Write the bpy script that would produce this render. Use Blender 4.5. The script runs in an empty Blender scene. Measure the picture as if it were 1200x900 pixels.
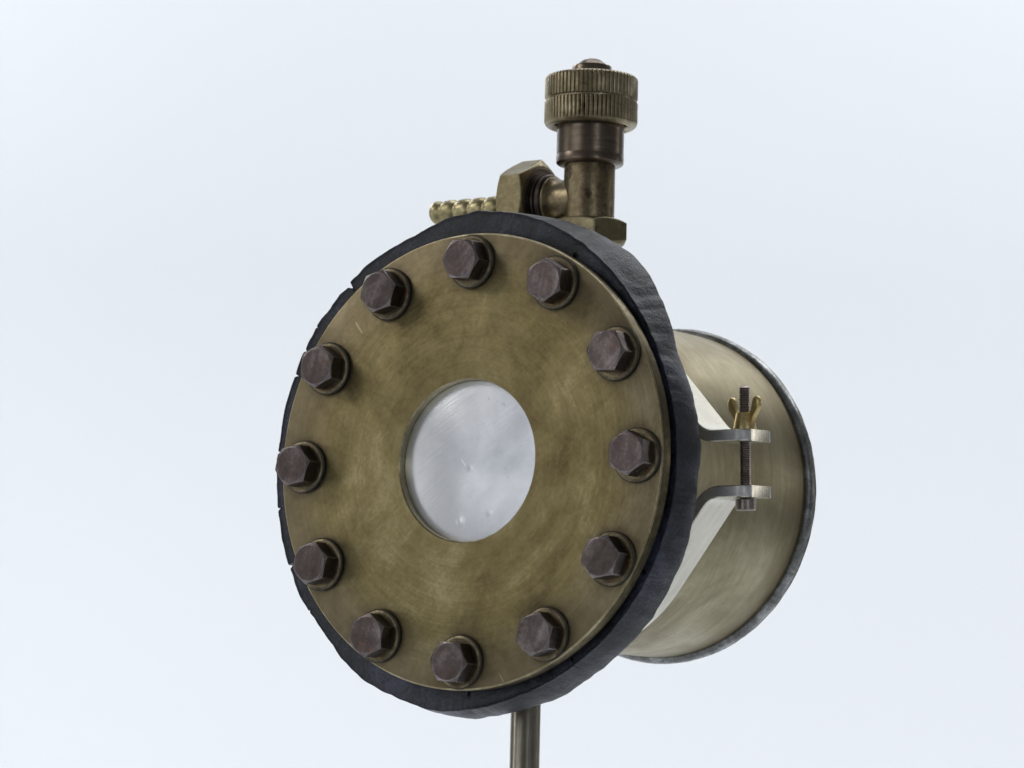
import bpy, bmesh, math, random
from math import sin, cos, pi, radians as rad, sqrt, atan2, hypot
from mathutils import Vector, Matrix, noise
random.seed(7)

S = 0.07            # one drawing unit (the bolt circle radius) in metres
Z0 = 0.42           # height of the drum axis above the studio floor
scene = bpy.context.scene

# ------------------------------------------------------------------ camera
cam_d = bpy.data.cameras.new('camera')
cam = bpy.data.objects.new('camera', cam_d)
scene.collection.objects.link(cam)
RT = ((0.83299469, 0.55274902, 0.02425622), (-0.04661684, 0.11380152, -0.99240923), (-0.55131363, 0.82554087, 0.12056348))
CP = (10.65288851, -15.5653851, -1.8995687)
m = Matrix.Identity(4)
for i in range(3):
    m[i][0] = RT[0][i]; m[i][1] = -RT[1][i]; m[i][2] = -RT[2][i]
    m[i][3] = CP[i] * S + (Z0 if i == 2 else 0)
cam.matrix_world = m
cam_d.sensor_width = 36.0
cam_d.lens = 4474.6 / 1200 * 36
cam_d.clip_start = 0.05; cam_d.clip_end = 60
cam_d.dof.use_dof = True
cam_d.dof.focus_distance = 1.345
cam_d.dof.aperture_fstop = 22
scene.camera = cam

# ------------------------------------------------------------------ world
w = bpy.data.worlds.new('World'); scene.world = w; w.use_nodes = True
w.node_tree.nodes['Background'].inputs[0].default_value = (0.93, 0.96, 1.0, 1)
w.node_tree.nodes['Background'].inputs[1].default_value = 0.13

# ------------------------------------------------------------------ lamps
def area(name, loc, target, sx, sy, power, col=(1, 1, 1)):
    d = bpy.data.lights.new(name, 'AREA'); d.shape = 'RECTANGLE'; d.size = sx; d.size_y = sy
    d.energy = power; d.color = col
    o = bpy.data.objects.new(name, d); scene.collection.objects.link(o)
    o.location = loc
    o.rotation_euler = (Vector(target) - Vector(loc)).to_track_quat('-Z', 'Y').to_euler()
    return o
OBJ = (0.0, 0.0, Z0)
area('key_softbox', (-1.35, -1.05, 1.45), OBJ, 0.7, 0.7, 7, (1.0, 0.985, 0.96))
area('fill_softbox', (-0.72, -2.35, 0.62), OBJ, 1.35, 1.2, 6.7, (0.95, 0.97, 1.0))
area('left_softbox', (-2.1, -1.25, 0.25), OBJ, 0.6, 1.0, 5.0, (0.98, 0.99, 1.0))
area('top_softbox', (-0.2, 0.6, 2.1), OBJ, 1.2, 0.8, 8, (0.97, 0.98, 1.0))
area('side_softbox', (1.9, -1.3, 0.85), OBJ, 0.3, 0.8, 2.2, (0.90, 0.95, 1.0))
area('added_ear_end_light', (1.55, 2.05, 0.72), OBJ, 0.30, 0.55, 1.3, (1.0, 0.99, 0.96))  # added lamp, no known source: puts a bright reflection on the clamp ear ends
area('backdrop_lamp', (-2.0, 0.6, 1.8), (-1.35, 2.0, 0.7), 0.9, 0.9, 21.8, (0.985, 0.99, 1.0))
area('backdrop_lamp', (0.3, 1.5, 1.9), (-0.9, 2.0, 0.6), 0.9, 0.9, 19.4, (0.985, 0.99, 1.0))

scene.view_settings.view_transform = 'Standard'
scene.view_settings.look = 'None'
scene.view_settings.exposure = 0.0
scene.view_settings.gamma = 1.0

# ================================================================= materials
def new_mat(name):
    mt = bpy.data.materials.new(name); mt.use_nodes = True
    return mt, mt.node_tree, mt.node_tree.nodes, mt.node_tree.links, mt.node_tree.nodes['Principled BSDF']

def N(nt, typ, **kw):
    n = nt.nodes.new(typ)
    for k, v in kw.items():
        if k in ('operation', 'blend_type', 'data_type', 'noise_dimensions', 'feature', 'mode', 'vector_type', 'noise_type'):
            setattr(n, k, v)
    return n

def noise_tex(nt, vec, scale, detail=5, rough=.6, dist=0.0):
    n = nt.nodes.new('ShaderNodeTexNoise')
    n.inputs['Scale'].default_value = scale; n.inputs['Detail'].default_value = detail
    n.inputs['Roughness'].default_value = rough; n.inputs['Distortion'].default_value = dist
    if vec is not None: nt.links.new(vec, n.inputs['Vector'])
    return n.outputs['Fac']

def mapping(nt, vec, scale=(1, 1, 1), rot=(0, 0, 0), loc=(0, 0, 0)):
    n = nt.nodes.new('ShaderNodeMapping')
    n.inputs['Scale'].default_value = scale; n.inputs['Rotation'].default_value = rot; n.inputs['Location'].default_value = loc
    nt.links.new(vec, n.inputs['Vector']); return n.outputs['Vector']

def ramp(nt, fac, stops):
    n = nt.nodes.new('ShaderNodeValToRGB')
    el = n.color_ramp.elements
    while len(el) < len(stops): el.new(0.5)
    for e, (p, c) in zip(el, stops):
        e.position = p; e.color = (c, c, c, 1) if not hasattr(c, '__len__') else (*c, 1)
    nt.links.new(fac, n.inputs['Fac']); return n.outputs['Color']

def mix(nt, fac, a, b, mode='MIX'):
    n = nt.nodes.new('ShaderNodeMix'); n.data_type = 'RGBA'; n.blend_type = mode
    for sock, v in ((n.inputs[0], fac), (n.inputs[6], a), (n.inputs[7], b)):
        if isinstance(v, (int, float)): sock.default_value = v
        elif isinstance(v, (tuple, list)): sock.default_value = (*v, 1)
        else: nt.links.new(v, sock)
    return n.outputs[2]

def math_n(nt, op, a, b=None):
    n = nt.nodes.new('ShaderNodeMath'); n.operation = op
    for i, v in enumerate((a, b)):
        if v is None: continue
        if isinstance(v, (int, float)): n.inputs[i].default_value = v
        else: nt.links.new(v, n.inputs[i])
    return n.outputs[0]

def bump(nt, h, strength, dist, prev=None):
    n = nt.nodes.new('ShaderNodeBump'); n.inputs['Strength'].default_value = strength
    n.inputs['Distance'].default_value = dist
    nt.links.new(h, n.inputs['Height'])
    if prev is not None: nt.links.new(prev, n.inputs['Normal'])
    return n.outputs['Normal']

def coords(nt):
    """object coordinates in drawing units"""
    tc = nt.nodes.new('ShaderNodeTexCoord')
    return mapping(nt, tc.outputs['Object'], (1 / S, 1 / S, 1 / S))

def rotscale(nt, vec, rot, scale, loc=(0, 0, 0)):
    return mapping(nt, mapping(nt, vec, (1, 1, 1), rot), scale, (0, 0, 0), loc)

def rand_shift(nt, v):
    oi = nt.nodes.new('ShaderNodeObjectInfo')
    n = nt.nodes.new('ShaderNodeVectorMath'); n.operation = 'MULTIPLY_ADD'
    c = nt.nodes.new('ShaderNodeCombineXYZ')
    nt.links.new(oi.outputs['Random'], c.inputs[0]); nt.links.new(oi.outputs['Random'], c.inputs[1]); nt.links.new(oi.outputs['Random'], c.inputs[2])
    nt.links.new(c.outputs[0], n.inputs[0]); n.inputs[1].default_value = (31, 17, 43)
    nt.links.new(v, n.inputs[2]); return n.outputs[0]

def metal(name, dark, mid, light, metallic=.85, r0=.35, r1=.55, scale=3.0, streak=None, streak_amt=.35, bump_s=.12, pit=True, shift=False, stain=None, stain_th=.62, wear=None, vary=0.0):
    mt, nt, nd, lk, b = new_mat(name)
    v = coords(nt)
    if shift: v = rand_shift(nt, v)
    big = noise_tex(nt, v, scale, 6, .62, .4)
    fine = noise_tex(nt, v, scale * 9, 5, .7)
    f = math_n(nt, 'ADD', math_n(nt, 'MULTIPLY', big, .7), math_n(nt, 'MULTIPLY', fine, .3))
    if streak:
        st = noise_tex(nt, rotscale(nt, v, streak[1], streak[0]), 1.0, 4, .65)
        f = math_n(nt, 'ADD', math_n(nt, 'MULTIPLY', f, 1 - streak_amt), math_n(nt, 'MULTIPLY', st, streak_amt))
    col = ramp(nt, f, ((.34, dark), (.5, mid), (.66, light)))
    if stain:
        sm = ramp(nt, noise_tex(nt, v, scale * 2.3, 5, .7, .6), ((stain_th, 0.0), (stain_th + .1, 1.0)))
        col = mix(nt, sm, col, stain)
    if pit:
        pm = ramp(nt, noise_tex(nt, v, 26, 3, .6), ((.24, 1.0), (.31, 0.0)))
        col = mix(nt, math_n(nt, 'MULTIPLY', pm, .6), col, tuple(c * .35 for c in dark))
    if vary:
        oi = nt.nodes.new('ShaderNodeObjectInfo')
        mr = nt.nodes.new('ShaderNodeMapRange'); lk.new(oi.outputs['Random'], mr.inputs[0])
        mr.inputs[3].default_value = 1 - vary; mr.inputs[4].default_value = 1 + vary
        vm = nt.nodes.new('ShaderNodeVectorMath'); vm.operation = 'SCALE'
        lk.new(col, vm.inputs[0]); lk.new(mr.outputs[0], vm.inputs['Scale']); col = vm.outputs[0]
    bev = None
    if wear:
        # corners rubbed to bare metal and slightly rounded
        bev = nt.nodes.new('ShaderNodeBevel'); bev.samples = 6; bev.inputs['Radius'].default_value = wear[0] * S
        geo = nt.nodes.new('ShaderNodeNewGeometry')
        dt = nt.nodes.new('ShaderNodeVectorMath'); dt.operation = 'DOT_PRODUCT'
        lk.new(bev.outputs[0], dt.inputs[0]); lk.new(geo.outputs['Normal'], dt.inputs[1])
        em = math_n(nt, 'ADD', math_n(nt, 'MULTIPLY', math_n(nt, 'SUBTRACT', 1.0, dt.outputs['Value']), wear[2]), math_n(nt, 'MULTIPLY', math_n(nt, 'SUBTRACT', fine, .5), .8))
        col = mix(nt, ramp(nt, em, ((.12, 0.0), (.45, .9))), col, wear[1])
    lk.new(col, b.inputs['Base Color'])
    b.inputs['Metallic'].default_value = metallic
    rg = ramp(nt, f, ((.35, r1), (.65, r0)))
    lk.new(rg, b.inputs['Roughness'])
    h = bump(nt, f, bump_s, .002 * S / .07 * .35, bev.outputs[0] if bev else None)
    lk.new(h, b.inputs['Normal'])
    return mt

# patinated front plate: brushed arcs round the window, diagonal scratches, cloudy patina, dark halos by the bolts
def plate_material():
    mt, nt, nd, lk, b = new_mat('patinated_brass_plate')
    v = coords(nt)
    sep = nt.nodes.new('ShaderNodeSeparateXYZ'); lk.new(v, sep.inputs[0])
    x, z = sep.outputs[0], sep.outputs[2]
    r = math_n(nt, 'SQRT', math_n(nt, 'ADD', math_n(nt, 'MULTIPLY', x, x), math_n(nt, 'MULTIPLY', z, z)))
    a = math_n(nt, 'ARCTAN2', z, x)
    cloud = noise_tex(nt, v, 1.5, 7, .62, .8)
    cloud2 = noise_tex(nt, mapping(nt, v, loc=(5, 2, 9)), 4.5, 6, .68, .5)
    fine = noise_tex(nt, v, 42, 4, .7)
    diag = noise_tex(nt, rotscale(nt, v, (0, rad(-50), 0), (60, 1, 5)), 1.0, 5, .7)
    diag2 = noise_tex(nt, rotscale(nt, v, (0, rad(-28), 0), (75, 1, 6), (3, 0, 3)), 1.0, 4, .7)
    pol = nt.nodes.new('ShaderNodeCombineXYZ')
    lk.new(math_n(nt, 'MULTIPLY', r, 70.0), pol.inputs[0]); lk.new(math_n(nt, 'MULTIPLY', a, 1.6), pol.inputs[1])
    swirl = noise_tex(nt, pol.outputs[0], 1.0, 4, .65)
    pol2 = nt.nodes.new('ShaderNodeCombineXYZ')
    lk.new(math_n(nt, 'MULTIPLY', r, 13.0), pol2.inputs[0]); lk.new(math_n(nt, 'MULTIPLY', a, 1.1), pol2.inputs[1]); pol2.inputs[2].default_value = 4
    swirl2 = noise_tex(nt, pol2.outputs[0], 1.0, 5, .6, .5)
    f = math_n(nt, 'ADD', math_n(nt, 'MULTIPLY', cloud, .40), math_n(nt, 'MULTIPLY', cloud2, .21))
    f = math_n(nt, 'ADD', f, math_n(nt, 'MULTIPLY', fine, .12))
    f = math_n(nt, 'ADD', f, math_n(nt, 'MULTIPLY', diag, .07))
    f = math_n(nt, 'ADD', f, math_n(nt, 'MULTIPLY', diag2, .02))
    f = math_n(nt, 'ADD', f, math_n(nt, 'ADD', math_n(nt, 'MULTIPLY', swirl, .09), math_n(nt, 'MULTIPLY', swirl2, .09)))
    col = ramp(nt, f, ((.40, (.105, .080, .034)), (.465, (.185, .146, .062)), (.53, (.258, .209, .094)), (.60, (.38, .32, .175))))
    # browner towards the rim, where the metal has dulled
    rim = ramp(nt, math_n(nt, 'ADD', math_n(nt, 'MULTIPLY', r, .8), math_n(nt, 'MULTIPLY', cloud2, .3)), ((.83, 0.0), (1.06, 1.0)))
    col = mix(nt, math_n(nt, 'MULTIPLY', rim, .6), col, mix(nt, cloud2, (.09, .07, .045), (.27, .22, .15)))
    # handled ring near the window
    ring = ramp(nt, math_n(nt, 'ADD', r, math_n(nt, 'MULTIPLY', cloud2, .2)), ((.50, 1.0), (.66, 0.0)))
    col = mix(nt, math_n(nt, 'MULTIPLY', ring, .35), col, (.19, .15, .068))
    # small dark specks and one pale scuff
    spk = ramp(nt, noise_tex(nt, v, 17, 2, .5), ((.20, 1.0), (.255, 0.0)))
    col = mix(nt, math_n(nt, 'MULTIPLY', spk, .75), col, (.05, .035, .02))
    scuff = ramp(nt, noise_tex(nt, mapping(nt, v, loc=(1.3, 7.7, 2.2)), 2.7, 6, .75, 1.2), ((.66, 0.0), (.78, .55)))
    col = mix(nt, scuff, col, (.42, .44, .38))
    scr = ramp(nt, noise_tex(nt, rotscale(nt, v, (0, rad(35), 0), (42, 1, 4.5), (9, 1, 4)), 1.0, 2, .4), ((.74, 0.0), (.77, .45)))
    col = mix(nt, scr, col, (.50, .45, .30))
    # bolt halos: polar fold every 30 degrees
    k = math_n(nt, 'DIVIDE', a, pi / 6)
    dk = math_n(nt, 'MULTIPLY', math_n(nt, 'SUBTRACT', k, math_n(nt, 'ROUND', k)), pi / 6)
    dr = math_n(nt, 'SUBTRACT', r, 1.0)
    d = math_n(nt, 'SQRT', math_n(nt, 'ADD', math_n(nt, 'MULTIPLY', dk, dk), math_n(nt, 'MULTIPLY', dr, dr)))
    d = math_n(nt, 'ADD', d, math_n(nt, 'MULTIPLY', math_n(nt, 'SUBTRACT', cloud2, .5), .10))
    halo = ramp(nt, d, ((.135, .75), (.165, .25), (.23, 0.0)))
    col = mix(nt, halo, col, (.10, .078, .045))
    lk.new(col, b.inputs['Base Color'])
    b.inputs['Metallic'].default_value = .8
    lk.new(ramp(nt, f, ((.36, .56), (.62, .40))), b.inputs['Roughness'])
    h1 = bump(nt, math_n(nt, 'ADD', math_n(nt, 'MULTIPLY', swirl, 2.0), math_n(nt, 'ADD', diag, diag2)), .12, .0004)
    h2 = bump(nt, cloud, .15, .004, h1)
    lk.new(h2, b.inputs['Normal'])
    tg = nt.nodes.new('ShaderNodeTangent'); tg.direction_type = 'RADIAL'; tg.axis = 'Y'
    lk.new(tg.outputs[0], b.inputs['Tangent']); b.inputs['Anisotropic'].default_value = .3
    return mt

def barrel_material():
    mt, nt, nd, lk, b = new_mat('brushed_brass_barrel')
    v = coords(nt)
    sep = nt.nodes.new('ShaderNodeSeparateXYZ'); lk.new(v, sep.inputs[0])
    a = math_n(nt, 'ARCTAN2', sep.outputs[2], sep.outputs[0])
    pol = nt.nodes.new('ShaderNodeCombineXYZ')
    lk.new(math_n(nt, 'MULTIPLY', a, 2.2), pol.inputs[0]); lk.new(math_n(nt, 'MULTIPLY', sep.outputs[1], 26), pol.inputs[1])
    st = noise_tex(nt, pol.outputs[0], 1.0, 6, .7, .25)
    cloud = noise_tex(nt, mapping(nt, v, (1, .8, 1)), 2.2, 6, .6, .6)
    fine = noise_tex(nt, v, 30, 4, .7)
    f = math_n(nt, 'ADD', math_n(nt, 'MULTIPLY', st, .26), math_n(nt, 'ADD', math_n(nt, 'MULTIPLY', cloud, .64), math_n(nt, 'MULTIPLY', fine, .10)))
    col = ramp(nt, f, ((.38, (.24, .20, .11)), (.5, (.33, .285, .17)), (.62, (.43, .385, .255))))
    # dull line of grime along the rim
    y = sep.outputs[1]
    g = ramp(nt, math_n(nt, 'ADD', math_n(nt, 'MULTIPLY', y, .5), math_n(nt, 'MULTIPLY', cloud, .06)), ((.86, 0.0), (.965, 1.0)))
    col = mix(nt, math_n(nt, 'MULTIPLY', g, .6), col, (.13, .10, .05))
    spk = ramp(nt, noise_tex(nt, v, 15, 2, .5), ((.20, 1.0), (.26, 0.0)))
    col = mix(nt, math_n(nt, 'MULTIPLY', spk, .6), col, (.06, .045, .03))
    lk.new(col, b.inputs['Base Color'])
    b.inputs['Metallic'].default_value = .85
    lk.new(ramp(nt, f, ((.35, .50), (.65, .36))), b.inputs['Roughness'])
    h = bump(nt, st, .10, .0008)
    lk.new(bump(nt, cloud, .10, .004, h), b.inputs['Normal'])
    return mt

def rubber_material():
    mt, nt, nd, lk, b = new_mat('cut_black_rubber')
    v = coords(nt)
    sep = nt.nodes.new('ShaderNodeSeparateXYZ'); lk.new(v, sep.inputs[0])
    a = math_n(nt, 'ARCTAN2', sep.outputs[2], sep.outputs[0])
    pol = nt.nodes.new('ShaderNodeCombineXYZ')
    lk.new(math_n(nt, 'MULTIPLY', a, 26.0), pol.inputs[0]); lk.new(math_n(nt, 'MULTIPLY', sep.outputs[1], 5.0), pol.inputs[1])
    cuts = noise_tex(nt, pol.outputs[0], 1.0, 5, .72, .9)
    cloud = noise_tex(nt, v, 3.2, 6, .65, .7)
    fine = noise_tex(nt, v, 60, 5, .75)
    f = math_n(nt, 'ADD', math_n(nt, 'MULTIPLY', cloud, .60), math_n(nt, 'MULTIPLY', fine, .40))
    col = ramp(nt, f, ((.40, (.005, .0055, .008)), (.51, (.013, .0150, .026)), (.63, (.045, .052, .086))))
    lk.new(col, b.inputs['Base Color'])
    lk.new(ramp(nt, f, ((.38, .46), (.62, .31))), b.inputs['Roughness'])
    b.inputs['Specular IOR Level'].default_value = .42
    h = bump(nt, ramp(nt, cuts, ((.27, 0.0), (.32, 1.0))), .15, .0007)
    h = bump(nt, fine, .45, .0006, h)
    lk.new(bump(nt, cloud, .22, .004, h), b.inputs['Normal'])
    return mt

def aluminium_material():
    mt, nt, nd, lk, b = new_mat('dull_aluminium_sheet')
    v = coords(nt)
    cloud = noise_tex(nt, v, 2.2, 5, .55, .3)
    spots = ramp(nt, noise_tex(nt, v, 40, 3, .6), ((.27, 1.0), (.36, 0.0)))
    mask = ramp(nt, noise_tex(nt, mapping(nt, v, loc=(2, 2, 0)), 5, 3, .5), ((.50, 0.0), (.62, 1.0)))
    str_ = noise_tex(nt, rotscale(nt, v, (0, rad(-60), 0), (60, 1, 4)), 1.0, 4, .6)
    col = ramp(nt, cloud, ((.35, (.49, .505, .54)), (.65, (.72, .73, .755))))
    col = mix(nt, math_n(nt, 'MULTIPLY', math_n(nt, 'MULTIPLY', spots, mask), .5), col, (.30, .31, .35))
    scr = ramp(nt, noise_tex(nt, rotscale(nt, v, (0, rad(35), 0), (55, 1, 6), (4, 1, 8.3)), 1.0, 2, .4), ((.74, 0.0), (.78, .5)))
    col = mix(nt, scr, col, (.88, .9, .95))
    lk.new(col, b.inputs['Base Color'])
    b.inputs['Metallic'].default_value = .9
    lk.new(ramp(nt, cloud, ((.35, .40), (.65, .31))), b.inputs['Roughness'])
    h = bump(nt, str_, .2, .0004)
    lk.new(bump(nt, noise_tex(nt, v, 1.6, 2, .4), .2, .004, h), b.inputs['Normal'])
    return mt

def backdrop_material():
    mt, nt, nd, lk, b = new_mat('white_paper_sweep')
    tc = nt.nodes.new('ShaderNodeTexCoord')
    c = noise_tex(nt, tc.outputs['Object'], 2.0, 3, .5)
    lk.new(ramp(nt, c, ((.3, (.785, .815, .85)), (.7, (.795, .825, .86)))), b.inputs['Base Color'])
    b.inputs['Roughness'].default_value = .9
    b.inputs['Specular IOR Level'].default_value = .15
    return mt

M = dict(
    plate=plate_material(), barrel=barrel_material(), rubber=rubber_material(), alu=aluminium_material(), paper=backdrop_material(),
    edge=metal('worn_brass_edge', (.34, .29, .17), (.50, .44, .28), (.66, .60, .42), .95, .25, .4, 6),
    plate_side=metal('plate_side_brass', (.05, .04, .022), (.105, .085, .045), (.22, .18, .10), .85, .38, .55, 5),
    bolt=metal('browned_steel_bolt', (.056, .044, .040), (.100, .081, .077), (.22, .185, .18), 1.0, .32, .5, 6, shift=True, stain=(.15, .08, .05), stain_th=.60, bump_s=.5, wear=(.012, (.46, .41, .39), 6.0), vary=.22, streak=((3, 3, 22), (0, .9, 0)), streak_amt=.3),
    washer_side_shade=metal('shaded_washer_side', (.02, .017, .012), (.035, .03, .02), (.06, .05, .035), .3, .5, .7, 12),  # washer outer sides: their dim reflection and shade put into a dark colour
    washer_edge=metal('washer_edge', (.06, .048, .03), (.13, .108, .068), (.28, .24, .15), .9, .34, .45, 12, shift=True),
    plate_edge=metal('plate_edge', (.18, .15, .08), (.34, .29, .17), (.60, .54, .38), .85, .35, .5, 5),
    bolt_edge=metal('worn_steel_edge', (.12, .10, .095), (.22, .19, .185), (.40, .36, .35), .95, .28, .42, 14, shift=True),
    washer=metal('tarnished_washer', (.055, .043, .028), (.110, .088, .055), (.24, .195, .115), .92, .28, .48, 8, shift=True, stain=(.22, .10, .025), stain_th=.58, vary=.25, bump_s=.4),
    rim=metal('tinned_rim', (.10, .10, .095), (.24, .245, .24), (.54, .56, .57), .92, .28, .48, 9, bump_s=.5),
    cap=metal('knurled_brass', (.17, .14, .085), (.32, .27, .17), (.52, .46, .32), .9, .28, .46, 5, stain=(.12, .095, .055), stain_th=.58, bump_s=.3),
    thread=metal('dark_thread', (.045, .036, .03), (.075, .06, .05), (.13, .11, .09), .85, .35, .5, 8),
    collar=metal('dark_bronze_collar', (.09, .07, .052), (.155, .122, .092), (.26, .215, .17), .9, .22, .38, 5, streak=((4, 4, 40), (0, 0, 0)), streak_amt=.4),
    body=metal('brown_brass_body', (.105, .080, .048), (.19, .148, .085), (.33, .275, .175), .88, .28, .46, 5, stain=(.085, .06, .042), stain_th=.55, bump_s=.45, wear=(.01, (.36, .31, .2), 4.0)),
    nut=metal('olive_brass_nut', (.145, .118, .065), (.225, .188, .105), (.34, .295, .18), .88, .3, .46, 5, stain=(.12, .09, .045), stain_th=.6, bump_s=.35, wear=(.012, (.5, .45, .29), 4.0)),
    barb=metal('dull_brass_barb', (.24, .20, .10), (.36, .31, .17), (.50, .44, .27), .9, .30, .42, 9, bump_s=.3),
    clamp=metal('polished_nickel_brass', (.52, .49, .41), (.62, .59, .50), (.72, .69, .60), .95, .18, .30, 5, streak=((3, 40, 3), (0, 0, 0)), streak_amt=.4, pit=False, bump_s=.04),
    clamp_side=metal('sawn_clamp_edge', (.50, .50, .50), (.64, .64, .63), (.78, .78, .76), .75, .4, .55, 12, pit=False),
    screw=metal('dark_screw_steel', (.20, .165, .15), (.32, .27, .25), (.46, .41, .38), .9, .3, .42, 12),
    wing=metal('yellow_brass_wing_nut', (.52, .39, .16), (.70, .55, .26), (.80, .68, .40), .85, .3, .42, 8, pit=False),
    pole=metal('streaked_steel_rod', (.15, .13, .10), (.26, .235, .19), (.44, .415, .36), .9, .26, .42, 4, streak=((45, 45, 1.2), (0, 0, 0)), streak_amt=.6),
    floor=metal('grey_studio_floor', (.10, .10, .10), (.13, .13, .13), (.16, .16, .16), 0, .5, .7, 1),
    base=metal('dark_iron_base', (.05, .05, .05), (.07, .07, .07), (.1, .1, .1), .7, .45, .6, 5),
)

# ================================================================= mesh helpers
def link(o, parent=None):
    scene.collection.objects.link(o)
    if parent: o.parent = parent
    return o

def mesh_obj(name, verts, faces, mats, parent=None, midx=None, sharp=32, smooth=True, xf=None):
    """verts are in drawing units, relative to the drum axis at the front plate"""
    if xf is not None: verts = [xf @ Vector(v) for v in verts]
    me = bpy.data.meshes.new(name)
    me.from_pydata([(v[0] * S, v[1] * S, v[2] * S) for v in verts], [], faces)
    for mm in (mats if isinstance(mats, (list, tuple)) else [mats]): me.materials.append(mm)
    if midx: me.polygons.foreach_set('material_index', midx)
    bm = bmesh.new(); bm.from_mesh(me); bmesh.ops.recalc_face_normals(bm, faces=bm.faces); bm.to_mesh(me); bm.free()
    if smooth:
        me.polygons.foreach_set('use_smooth', [True] * len(me.polygons)); me.set_sharp_from_angle(angle=rad(sharp))
    return link(bpy.data.objects.new(name, me), parent)

def lathe_data(prof, segs=96, axis='Z', mats=None, rfun=None):
    """prof: (r, h) pairs. axis Z: h along z; Y: h along y; X: h along x. Returns verts, faces, midx"""
    V, F, I = [], [], []
    P = []
    for j, (r, h) in enumerate(prof):
        if r < 1e-6:
            P.append(('c', len(V))); V.append((0, 0, h))
        else:
            P.append(('r', len(V)))
            for i in range(segs):
                a = 2 * pi * i / segs
                rr = r if rfun is None else rfun(j, r, a, h)
                V.append((rr * cos(a), rr * sin(a), h))
    for j in range(len(prof) - 1):
        (ta, a0), (tb, b0) = P[j], P[j + 1]
        for i in range(segs):
            k = (i + 1) % segs
            if ta == 'c' and tb == 'c': continue
            if ta == 'c': F.append((a0, b0 + k, b0 + i))
            elif tb == 'c': F.append((a0 + i, a0 + k, b0))
            else: F.append((a0 + i, a0 + k, b0 + k, b0 + i))
            I.append(mats[j] if mats else 0)
    if axis == 'Y': V = [(x, h, y) for x, y, h in V]
    if axis == 'X': V = [(h, x, y) for x, y, h in V]
    return V, F, I

def lathe(name, prof, mat, parent, segs=96, axis='Z', at=(0, 0, 0), mats=None, rfun=None, sharp=32, xf=None):
    V, F, I = lathe_data(prof, segs, axis, mats, rfun)
    V = [(x + at[0], y + at[1], z + at[2]) for x, y, z in V]
    return mesh_obj(name, V, F, mat, parent, I, sharp, xf=xf)

def hex_prism(R, h0, h1, phase, ch0, ch1, n=16):
    """hexagonal nut, axis z, across-corner radius R; chamfered ends cut the corners in arcs like a real nut.
       material 0 body, 1 chamfer edge"""
    flat = R * cos(pi / 6)
    segs = 6 * n
    V, F, I = [], [], []
    def hexr(a):
        t = (a) % (pi / 3); return flat / cos(t - pi / 6)
    rings = []
    def ring(fr, fz):
        rings.append(len(V))
        for i in range(segs):
            a = 2 * pi * i / segs
            r = fr(hexr(a)); V.append((r * cos(a + phase), r * sin(a + phase), fz(hexr(a))))
    k = .55
    rc = flat * .955
    if ch0:
        ring(lambda q: rc * .6, lambda q: h0)
        ring(lambda q: rc, lambda q: h0)
        ring(lambda q: q, lambda q: h0 + k * (q - rc))
    else:
        ring(lambda q: q * .6, lambda q: h0); ring(lambda q: q, lambda q: h0)
    if ch1:
        ring(lambda q: q, lambda q: h1 - k * (q - rc))
        ring(lambda q: rc, lambda q: h1)
        ring(lambda q: rc * .6, lambda q: h1)
    else:
        ring(lambda q: q, lambda q: h1); ring(lambda q: q * .6, lambda q: h1)
    nr = len(rings)
    side = (1 if not ch0 else 2)
    for j in range(nr - 1):
        for i in range(segs):
            q = (i + 1) % segs
            F.append((rings[j] + i, rings[j] + q, rings[j + 1] + q, rings[j + 1] + i))
            I.append(1 if ((ch0 and j == 1) or (ch1 and j == side + 1)) else 0)
    V.append((0, 0, h0)); c0 = len(V) - 1; V.append((0, 0, h1)); c1 = len(V) - 1
    for i in range(segs):
        q = (i + 1) % segs
        F.append((c0, rings[0] + q, rings[0] + i)); I.append(0)
        F.append((c1, rings[-1] + i, rings[-1] + q)); I.append(0)
    return V, F, I

def thing(name, label, cat, loc):
    o = bpy.data.objects.new(name, None); o.empty_display_size = .02
    o['label'] = label; o['category'] = cat
    o.location = loc
    return link(o)

# ================================================================= setting: white paper sweep
def backdrop():
    # s runs along the camera's heading from under the drum, t across it
    prof = [(-1.3, 0.0)]
    yw, R = 2.1, .8
    prof += [(yw - R, 0.0)]
    for i in range(1, 25):
        a = (pi / 2) * i / 24
        prof.append((yw - R + R * sin(a), R - R * cos(a)))
    prof += [(yw, 2.9)]
    V, F = [], []
    xs = [-1.75 + 3.5 * i / 14 for i in range(15)]
    for (y, z) in prof:
        for x in xs: V.append((x / S, y / S, z / S))
    n = len(xs)
    for j in range(len(prof) - 1):
        for i in range(n - 1):
            F.append((j * n + i, j * n + i + 1, (j + 1) * n + i + 1, (j + 1) * n + i))
    o = mesh_obj('backdrop', V, F, M['paper'])
    o['kind'] = 'structure'
    o.rotation_euler = (0, 0, rad(33.7))
    return o
backdrop()
fl = mesh_obj('floor', [(-60, -60, -.06), (60, -60, -.06), (60, 60, -.06), (-60, 60, -.06)], [(0, 1, 2, 3)], M['floor'])
fl['kind'] = 'structure'

# ================================================================= the drum
drum = thing('brass_drum', 'aged brass drum with twelve-bolt front plate, grey window disc, black rubber gasket and top valve', 'drum', (0, 0, Z0))

RP, RA = 1.141, .405
# front plate
c = .006
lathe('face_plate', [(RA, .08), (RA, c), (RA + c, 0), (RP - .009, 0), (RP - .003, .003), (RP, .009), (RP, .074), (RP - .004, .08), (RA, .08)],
      [M['plate'], M['plate_edge'], M['plate_side'], M['edge']], drum, 320, 'Y', (-.004, 0, .004), [3, 1, 0, 1, 1, 2, 1, 2])

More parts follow.
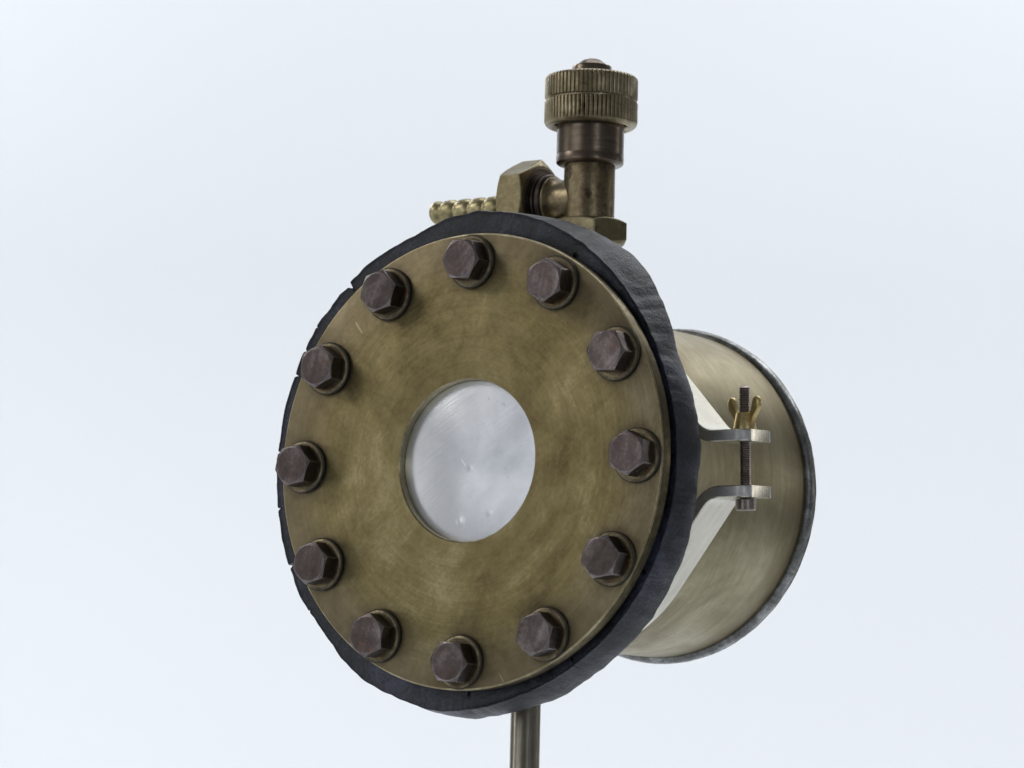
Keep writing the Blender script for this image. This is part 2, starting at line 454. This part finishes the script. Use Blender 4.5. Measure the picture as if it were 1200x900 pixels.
# window disc: slightly domed aluminium sheet with three small dents
def window_disc():
    V, F = [(0, 0, 0)], []
    nr, na = 70, 220
    dents = [(.014, -.035, .010, .0016), (-.054, -.301, .014, .0032), (.124, -.264, .009, .0014), (.05, .02, .05, .002), (-.15, .1, .12, .004), (.16, -.12, .10, -.004), (.1, .22, .09, -.003)]
    def hgt(x, z):
        r = hypot(x, z)
        y = .049 - .030 * (1 - (r / .41) ** 2)
        for dx, dz, s, am in dents:
            y -= am * math.exp(-((x - dx) ** 2 + (z - dz) ** 2) / (2 * s * s))
        y += .0012 * noise.noise(Vector((x * 6, z * 6, 3)))
        return y
    V[0] = (0, hgt(0, 0), 0)
    for j in range(1, nr + 1):
        r = .4035 * j / nr
        for i in range(na):
            a = 2 * pi * i / na; x, z = r * cos(a), r * sin(a)
            V.append((x, hgt(x, z), z))
    for i in range(na): F.append((0, 1 + i, 1 + (i + 1) % na))
    for j in range(nr - 1):
        for i in range(na):
            k = (i + 1) % na
            F.append((1 + j * na + i, 1 + j * na + k, 1 + (j + 1) * na + k, 1 + (j + 1) * na + i))
    # back face at the rim
    b0 = len(V)
    for i in range(na):
        a = 2 * pi * i / na; V.append((.4035 * cos(a), .079, .4035 * sin(a)))
    for i in range(na):
        k = (i + 1) % na
        F.append((1 + (nr - 1) * na + i, 1 + (nr - 1) * na + k, b0 + k, b0 + i))
    return mesh_obj('window_disc', [(x - .004, y, z + .004) for x, y, z in V], F, M['alu'], drum, sharp=60)
window_disc()

# gasket cut by hand out of thick rubber
FR = [(88.3, 1.2701), (91.8, 1.2824), (95.3, 1.2754), (99.8, 1.276), (104.2, 1.2656), (108.8, 1.2565), (113.1, 1.2571), (116.7, 1.2627), (120.5, 1.2669), (124.8, 1.2708), (130.2, 1.2699), (131.8, 1.2609), (134.4, 1.2697), (138.6, 1.2628), (141.9, 1.2742), (145.2, 1.272), (149.9, 1.2677), (151.8, 1.2729), (156.2, 1.2642), (158.4, 1.2662), (161.6, 1.2638), (167.0, 1.2632), (172.8, 1.2552), (177.0, 1.2644), (182.2, 1.259), (188.6, 1.2572), (195.1, 1.2615), (202.2, 1.2613), (203.3, 1.259), (206.4, 1.2609), (210.8, 1.2657), (217.7, 1.2486), (226.2, 1.2518), (229.2, 1.2625), (237.6, 1.2714), (246.8, 1.2563), (257.1, 1.2551)]
BK = [(260.1, 1.2705), (264.8, 1.2723), (272.2, 1.2435), (280.5, 1.2207), (288.7, 1.2165), (296.3, 1.1924), (305.7, 1.1802), (314.1, 1.1781), (319.7, 1.1799), (324.4, 1.171), (331.4, 1.1647), (336.6, 1.1649), (344.4, 1.1502), (351.3, 1.1421), (355.5, 1.137), (362.7, 1.1511), (367.5, 1.1411), (372.2, 1.1427), (380.4, 1.136), (387.1, 1.1332), (397.1, 1.1914), (403.1, 1.2192), (406.8, 1.2458), (413.7, 1.2669), (420.7, 1.265), (426.8, 1.2705), (432.7, 1.275)]
BK = [(a, r + .024 * max(0, cos(rad(a)))) for a, r in BK]
# front edge on the side where only the back edge is the outline
FR2 = [(262, 1.250), (272, 1.222), (283, 1.196), (296, 1.180), (315, 1.170), (335, 1.166), (360, 1.160), (385, 1.158), (400, 1.178), (415, 1.210), (430, 1.245), (440, 1.262)]
BK2 = [(448, 1.262), (480, 1.252), (520, 1.25), (560, 1.247), (600, 1.255), (614, 1.26)]
def table(lst):
    l = sorted(((a % 360), r) for a, r in lst)
    return [(l[-1][0] - 360, l[-1][1])] + l + [(l[0][0] + 360, l[0][1])]
TF, TB = table(FR + FR2), table(BK + BK2)
def look(T, a):
    a %= 360
    for (a0, r0), (a1, r1) in zip(T, T[1:]):
        if a0 <= a <= a1: return r0 + (r1 - r0) * (a - a0) / max(1e-6, a1 - a0)
    return T[0][1]
CUTS = [(130.6, .05, .45), (202.6, .055, .40), (188.6, .02, .3), (156.4, .022, .3), (150.1, .018, .3), (175.2, .015, .25), (144, .010, .25), (215, .012, .3)]
PITS = [(61.6, .8), (0.0, .45), (330.1, .45), (268.9, .5), (92.1, .45), (300.5, .3)]
def gasket():
    n = 1800
    prof = ['in', 'step0', 'step1', 'mid', 'f0', 'f1', 'f2', 'f3', 's0', 's1', 's2', 's3', 's4', 'b0', 'b1', 'bin']
    V, F = [], []
    for i in range(n):
        ad = 360 * i / n; a = rad(ad)
        rf, rb = look(TF, ad), look(TB, ad)
        e = Vector((cos(a) * 9, sin(a) * 9, 0))
        nf = .005 * noise.noise(e * 2.2) + .0008 * noise.noise(e * 7)
        nb = .005 * noise.noise(e * 2.2 + Vector((9, 9, 1))) + .0008 * noise.noise(e * 7 + Vector((3, 1, 1)))
        rf += nf; rb += nb
        cut = 0
        for ca, dep, wd in CUTS:
            dd = ((ad - ca - wd * 0.6 + 180) % 360) - 180
            # a saw-tooth nick: steep on one side, sloping on the other
            if -wd * .5 < dd < wd * 2.5:
                t = 1 - (dd / (wd * 2.5) if dd > 0 else -dd / (wd * .5)); cut = max(cut, dep * t ** 1.6)
        pit = 0
        for pa, wd in PITS:
            dd = abs(((ad - pa + 180) % 360) - 180)
            if dd < wd: pit = max(pit, .035 * (1 - (dd / wd) ** 2))
        yb = .305
        row = [(1.0, .0815), (1.095, .0815), (1.108, .108 + pit * .8)]
        rm = min(1.162, rf - .022); row.append((rm, .104)); row.append((max(rm + .004, rf - .03), .104 + .003 * noise.noise(e * 3 + Vector((0, 0, 5)))))
        row.append((rf - .014 - cut, .104))
        row.append((rf - .008 - cut, .1005))
        row.append((rf - .003 - cut, .102))
        row.append((rf - cut - pit * .12, .116))
        for k in range(1, 5):
            t = k / 5
            bul = .008 * sin(pi * t)
            rough = .0022 * noise.noise(Vector((cos(a) * 14, sin(a) * 14, t * 2.0 + 4))) + .0006 * noise.noise(Vector((cos(a) * 110, sin(a) * 110, t * 9))) + .0005 * noise.noise(Vector((cos(a) * 55, sin(a) * 55, t * 3)))
            # vertical knife marks across the edge
            kn = noise.noise(Vector((cos(a) * 42 + t * .8, sin(a) * 42, 2)))
            kk = -.0004 * max(0, kn - .28) / .4
            row.append((rf + (rb - rf) * t + bul + rough + kk - cut * (1 - t * .7), .116 + (yb - .116) * t))
        row.append((rb - .002 - cut * .2, yb - .004)); row.append((rb - .012, yb)); row.append((1.0, yb))
        for r, y in row: V.append((r * cos(a), y, r * sin(a)))
    m_ = len(prof)
    for i in range(n):
        k = (i + 1) % n
        for j in range(m_):
            q = (j + 1) % m_
            F.append((i * m_ + j, k * m_ + j, k * m_ + q, i * m_ + q))
    return mesh_obj('gasket', V, F, M['rubber'], drum, sharp=38)
gasket()

# rear flange, barrel, tinned rim
lathe('rear_flange', [(.86, .3065), (1.11, .3065), (1.118, .315), (1.118, .372), (1.11, .38), (.86, .38), (.86, .3065)], M['plate_side'], drum, 200, 'Y')
lathe('barrel', [(.83, .382), (.872, .382), (.872, 1.872), (.83, 1.872)] + [(.83, .382)], M['barrel'], drum, 256, 'Y')
lathe('back_plate', [(0, 1.90), (.828, 1.90), (.828, 1.885), (0, 1.885)], M['barrel'], drum, 128, 'Y')
def rimfun(j, r, a, h):
    return r + .0022 * noise.noise(Vector((cos(a) * 9, sin(a) * 9, j * .7))) + .0012 * noise.noise(Vector((cos(a) * 40, sin(a) * 40, j)))
bead = [(.832, 1.874), (.872, 1.8705), (.881, 1.8705), (.893, 1.877), (.900, 1.888), (.9035, 1.902), (.904, 1.918), (.9015, 1.926), (.899, 1.929), (.899, 1.941), (.893, 1.946), (.83, 1.946), (.832, 1.874)]
rim_o = lathe('rim', bead, [M['rim'], M['plate_side']], drum, 400, 'Y', mats=[0, 0, 0, 0, 0, 0, 0, 1, 1, 1, 1, 1], rfun=rimfun, sharp=45)

# twelve bolts, clockwise from the top
HROT = [-4, 28, -2, 32, 9, 18, -5, 22, 15, 10, 25, 14]
def bolt_axis(V):       # local z (out of the plate) -> -y
    return [(x, -z, y) for x, y, z in V]
proto_b = proto_w = None
V, F, I = hex_prism(.111, .0238, .119, 0, False, True)
# slightly crowned head with a turned centre
hv = bolt_axis(V)
for i in range(12):
    a = pi / 2 - i * pi / 6 - .0046
    if proto_b is None:
        b = mesh_obj('bolt', hv, F, [M['bolt'], M['bolt_edge']], drum, I, sharp=20)
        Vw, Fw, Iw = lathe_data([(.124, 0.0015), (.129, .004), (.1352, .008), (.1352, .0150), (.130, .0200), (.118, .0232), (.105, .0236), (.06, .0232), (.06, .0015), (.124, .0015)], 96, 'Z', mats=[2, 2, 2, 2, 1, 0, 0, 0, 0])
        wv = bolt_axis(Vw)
        wsh = mesh_obj('washer', wv, Fw, [M['washer'], M['washer_edge'], M['washer_side_shade']], b, Iw)
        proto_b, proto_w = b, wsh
    else:
        b = proto_b.copy(); link(b, drum)
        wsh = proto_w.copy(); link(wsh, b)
    tilt = rad(random.uniform(-1.2, 1.2))
    b.location = (1.0 * cos(a) * S, 0, 1.0 * sin(a) * S)
    # rotation about the plate normal: hex corner angle as seen from the front
    b.rotation_euler = (0, -rad(HROT[i]), 0)
    wsh.location = (random.uniform(-.003, .003) * S, 0, random.uniform(-.003, .003) * S)

# ---------------------------------------------------------------- valve
vy = 1.071
ZB = 1.48
def zl(name, prof, mat, parent, segs=96, **kw):
    return lathe(name, prof, mat, parent, segs, 'Z', (0, vy, 0), **kw)
# body with its foot nut hidden partly behind the gasket
valve = zl('valve', [(0, .84), (.13, .84), (.13, 1.24), (.134, 1.26), (.134, 1.40), (.1345, 1.5), (.134, 1.668), (0, 1.668)], M['body'], drum, 96)
valve['label'] = 'brown brass right-angle needle valve body'
V, F, I = hex_prism(.215, 1.24, 1.368, rad(-49.3), True, True, 14)
mesh_obj('foot_nut', [(x, y + vy, z) for x, y, z in V], F, [M['nut'], M['nut']], valve, I, sharp=22)
zl('collar', [(0, 1.66), (.160, 1.66), (.171, 1.666), (.177, 1.674), (.178, 1.705), (.1755, 1.712), (.1765, 1.72), (.1765, 1.898), (.14, 1.898), (.14, 1.93), (0, 1.93)], M['collar'], valve, 96)
# knurled cap: two toothed bands with a groove between
NT = 66
def knurl(j, r, a, h):
    if r < .2425 or not (1.885 < h < 2.128): return r
    if 1.997 < h < 2.013: return r
    ph = a * NT / (2 * pi) + (0.35 if h > 2.0 else 0)
    t = abs((ph % 1) - .5) * 2          # 0 crest .. 1 groove
    g = max(0, (t - .5) / .5)
    return r - .0105 * g ** 1.4
cp = [(.186, 1.94), (.190, 1.885), (.196, 1.875), (.212, 1.862), (.226, 1.864), (.238, 1.874), (.2425, 1.884), (.2452, 1.892), (.2452, 1.94), (.2452, 1.992), (.2435, 1.997), (.233, 2.001), (.233, 2.009), (.2425, 2.014), (.2445, 2.019), (.2445, 2.07), (.2445, 2.114), (.2425, 2.123), (.236, 2.131), (.222, 2.137), (.12, 2.142), (0, 2.142)]
zl('knurled_cap', cp, M['cap'], valve, NT * 10, rfun=knurl, sharp=40)
zl('cap_button', [(0, 2.140), (.100, 2.140), (.104, 2.146), (.104, 2.186), (.100, 2.193), (.088, 2.197), (.078, 2.199), (.066, 2.212), (.048, 2.224), (.025, 2.231), (0, 2.233)], M['collar'], valve, 64)
# packing wire seen under the cap
V, F, I = lathe_data([(.181, 1.870), (.185, 1.866), (.189, 1.870), (.189, 1.876), (.185, 1.880), (.181, 1.876), (.181, 1.870)], 64)
# side branch to -x: fillet, thread, hex union nut, barb
def xl(name, prof, mat, parent, segs=72, **kw):
    return lathe(name, [(r, h) for r, h in prof], mat, parent, segs, 'X', (0, vy, ZB), **kw)
xl('side_branch', [(0, -.01), (.124, -.03), (.119, -.11), (.117, -.14), (.118, -.165), (.123, -.185), (.134, -.200), (.140, -.208), (.140, -.222), (0, -.224)], M['body'], valve, 96, sharp=25)
xl('branch_collar', [(.09, -.218), (.146, -.222), (.152, -.228), (.152, -.246), (.144, -.249), (.144, -.254), (.156, -.257), (.156, -.268), (.148, -.271), (.148, -.276), (.162, -.280), (.162, -.34), (0, -.34)], M['thread'], valve, 96, sharp=25)
V, F, I = hex_prism(.243, .288, .452, rad(0), True, True, 16)
# axis z -> -x ; bore recess on the near face is added as a dark ring
ph = rad(27)
def to_branch(p):
    x, y, z = p
    return (-z, vy + x * cos(ph) - y * sin(ph), ZB + x * sin(ph) + y * cos(ph))
mesh_obj('union_nut', [to_branch(p) for p in V], F, [M['nut'], M['edge']], valve, [0] * len(I), sharp=22)
xl('nut_recess', [(.150, -.286), (.184, -.2835), (.191, -.2865), (.191, -.292), (.150, -.292)], M['collar'], valve, 72)
bp = [(.0, -.44), (.056, -.44)]
x0 = -.452
for k in range(5):
    xa = x0 - k * .094
    bp += [(.0550, xa - .002), (.0572, xa - .008), (.0625, xa - .020), (.0638, xa - .034), (.0638, xa - .060), (.0625, xa - .074), (.0572, xa - .086)]
bp += [(.0565, x0 - .472), (.060, x0 - .482), (.064, x0 - .50), (.062, x0 - .518), (.054, x0 - .532), (.044, x0 - .538), (.030, x0 - .538), (.028, x0 - .50), (0, x0 - .50)]
xl('hose_barb', bp, M['barb'], valve, 64, sharp=60)

# ================================================================= clamp stand
PX, PY = -.012, .602
stand = thing('clamp_stand', 'upright steel rod with a split band clamp and brass wing nut holding the drum', 'stand', (PX * S, PY * S, 0))
def sp(p):      # drawing coords -> stand local drawing coords
    return (p[0] - PX, p[1] - PY, p[2] + Z0 / S)
TZ = Z0 / S
lathe('pole', [(0, -TZ + .3), (.0757, -TZ + .3), (.0757, -.935), (0, -.935)], M['pole'], stand, 64, 'Z', sp((PX, PY, 0)))
lathe('foot', [(0, -TZ), (1.05, -TZ), (1.1, -TZ + .05), (1.1, -TZ + .15), (1.02, -TZ + .22), (.25, -TZ + .30), (.2, -TZ + .45), (.076, -TZ + .45), (.076, -TZ + .31), (0, -TZ + .31)], M['base'], stand, 96, 'Z', sp((PX, PY, 0)))
lathe('socket', [(0, -1.05), (.13, -1.05), (.14, -1.04), (.14, -.925), (0, -.915)], M['clamp_side'], stand, 48, 'Z', sp((PX, PY, 0)))

TILT = Matrix.Translation((0, .61, 0)) @ Matrix.Rotation(rad(3.2), 4, 'X') @ Matrix.Translation((0, -.61, 0))
XF = Matrix.Translation((-PX, -PY, TZ)) @ TILT

def clamp_band():
    rc, th, ez, xe = .9035, .058, .1375, 1.325
    fu, fl_ = rad(41), rad(38)
    def half(sg, fT, r):
        f = fT * sg
        P = Vector((r * cos(f), r * sin(f)))
        d = Vector((sin(fT), -sg * cos(fT)))       # from the tangent point along the slope to the ear level
        t = (P[1] - sg * ez) / (-d[1])
        K = P + d * t                               # corner between slope and ear
        fl = .070
        a0, a1 = K - d * fl, K + Vector((1, 0)) * fl
        pts = [(xe - v, sg * ez, v) for v in (0, .002, .005, .010, .016, .024, .034, .046, .058, .075)]
        path = [Vector((x, z)) for x, z, _ in pts]
        ws = [v for *_, v in pts]
        for k in range(11):
            s_ = k / 10; q = a1 * (1 - s_) ** 2 + K * 2 * s_ * (1 - s_) + a0 * s_ ** 2
            path.append(q); ws.append(1)
        for k in range(1, 5): path.append(a0.lerp(P, k / 5)); ws.append(1)
        return path, ws
    RL = .955                                       # the lower half stands a little off the barrel
    up, wu = half(1, fu, rc); lo, wl = half(-1, fl_, RL)
    arc = []
    n = 100
    for k in range(n + 1):
        a = fu + (2 * pi - fu - fl_) * k / n
        t = max(0, (k / n - .72) / .28)
        r = rc + (RL - rc) * (t * t * (3 - 2 * t))
        arc.append(Vector((r * cos(a), r * sin(a))))
    path = up + arc + lo[::-1]; ws = wu + [1] * len(arc) + wl[::-1]
    y0, y1, cr = .468, .756, .058
    V, F, I = [], [], []
    c_ = .005
    for i, p in enumerate(path):
        t = (path[min(i + 1, len(path) - 1)] - path[max(i - 1, 0)]).normalized()
        nn = Vector((t[1], -t[0]))                  # outwards side varies; symmetric section
        v = ws[i]; ins = 0
        if v < cr: ins = cr - sqrt(max(0, cr * cr - (cr - v) ** 2))
        h = th / 2
        sec = [(y0 + ins, -h + c_), (y0 + ins + c_, -h), (y1 - ins - c_, -h), (y1 - ins, -h + c_), (y1 - ins, h - c_), (y1 - ins - c_, h), (y0 + ins + c_, h), (y0 + ins, h - c_)]
        for y, q in sec: V.append((p[0] + nn[0] * q, y, p[1] + nn[1] * q))
    for i in range(len(path) - 1):
        for j in range(8):
            k = (j + 1) % 8
            F.append((i * 8 + j, (i + 1) * 8 + j, (i + 1) * 8 + k, i * 8 + k))
            I.append(1 if j in (3, 7) else 0)
    F.append(tuple(range(8))); I.append(0)
    F.append(tuple((len(path) - 1) * 8 + j for j in range(8))[::-1]); I.append(0)
    return mesh_obj('band_clamp', V, F, [M['clamp'], M['clamp_side']], stand, I, sharp=35, xf=XF)
clamp_band()

# threaded bolt through the ears
bx, by = 1.240, .612
prof = [(0, -.228), (.046, -.228), (.051, -.223), (.051, -.175), (.046, -.170), (.0215, -.168)]
z = -.168
prof_t = []
while z < .372:
    prof_t += [(.0225, z), (.0280, z + .0050), (.0280, z + .0068)]
    z += .0112
prof += prof_t + [(.020, z), (.016, z + .004), (0, z + .004)]
hx = lathe('clamp_bolt', prof, M['screw'], stand, 40, 'Z', (bx, by, 0), sharp=25, xf=XF)

# wing nut
wz = .1675
wn = lathe('wing_nut', [(.024, wz), (.056, wz), (.058, wz + .006), (.056, wz + .016), (.044, wz + .082), (.040, wz + .088), (.030, wz + .088), (.024, wz)], M['wing'], stand, 48, 'Z', (bx, by, 0), sharp=30, xf=XF)
def wing(sg, ang):
    # outline in (u along radius, v up), closed
    pts = [(.030, .004), (.052, .006), (.060, .022), (.066, .046), (.080, .074), (.100, .098), (.1155, .122), (.119, .148), (.112, .168), (.098, .178), (.082, .174), (.072, .158), (.066, .132), (.058, .108), (.044, .084), (.030, .076)]
    # smooth the outline
    P = []
    n = len(pts)
    for i in range(n):
        p0, p1, p2, p3 = [Vector(pts[(i + k) % n]) for k in (-1, 0, 1, 2)]
        for s_ in (0, .34, .67):
            P.append(.5 * ((2 * p1) + (-p0 + p2) * s_ + (2 * p0 - 5 * p1 + 4 * p2 - p3) * s_ ** 2 + (-p0 + 3 * p1 - 3 * p2 + p3) * s_ ** 3))
    V, F = [], []
    cen = Vector((.07, .09)); n = len(P)
    dx, dy = cos(ang) * sg, sin(ang) * sg
    for off, sc in ((-.014, .80), (-.0165, .6), (-.009, 1.0), (.009, 1.0), (.014, .80), (.0165, .6)): pass
    layers = [(-.0150, .72), (-.0125, .90), (-.007, 1.0), (.007, 1.0), (.0125, .90), (.0150, .72)]
    for off, sc in layers:
        for p in P:
            # shrink towards the local medial line rather than the centre
            q = cen + (p - cen) * (1 - (1 - sc) * .55)
            u_, v_ = .026 + (q[0] - .03) * .88, q[1] * .93
            V.append((bx + dx * u_ - dy * off, by + dy * u_ + dx * off, wz + v_))
    for L in range(len(layers) - 1):
        for i in range(n):
            k = (i + 1) % n
            F.append((L * n + i, L * n + k, (L + 1) * n + k, (L + 1) * n + i))
    F.append(tuple(range(n))); F.append(tuple((len(layers) - 1) * n + i for i in range(n))[::-1])
    return mesh_obj('wing', V, F, M['wing'], wn, sharp=50, xf=XF)
wing(1, rad(-12)); wing(-1, rad(-12))
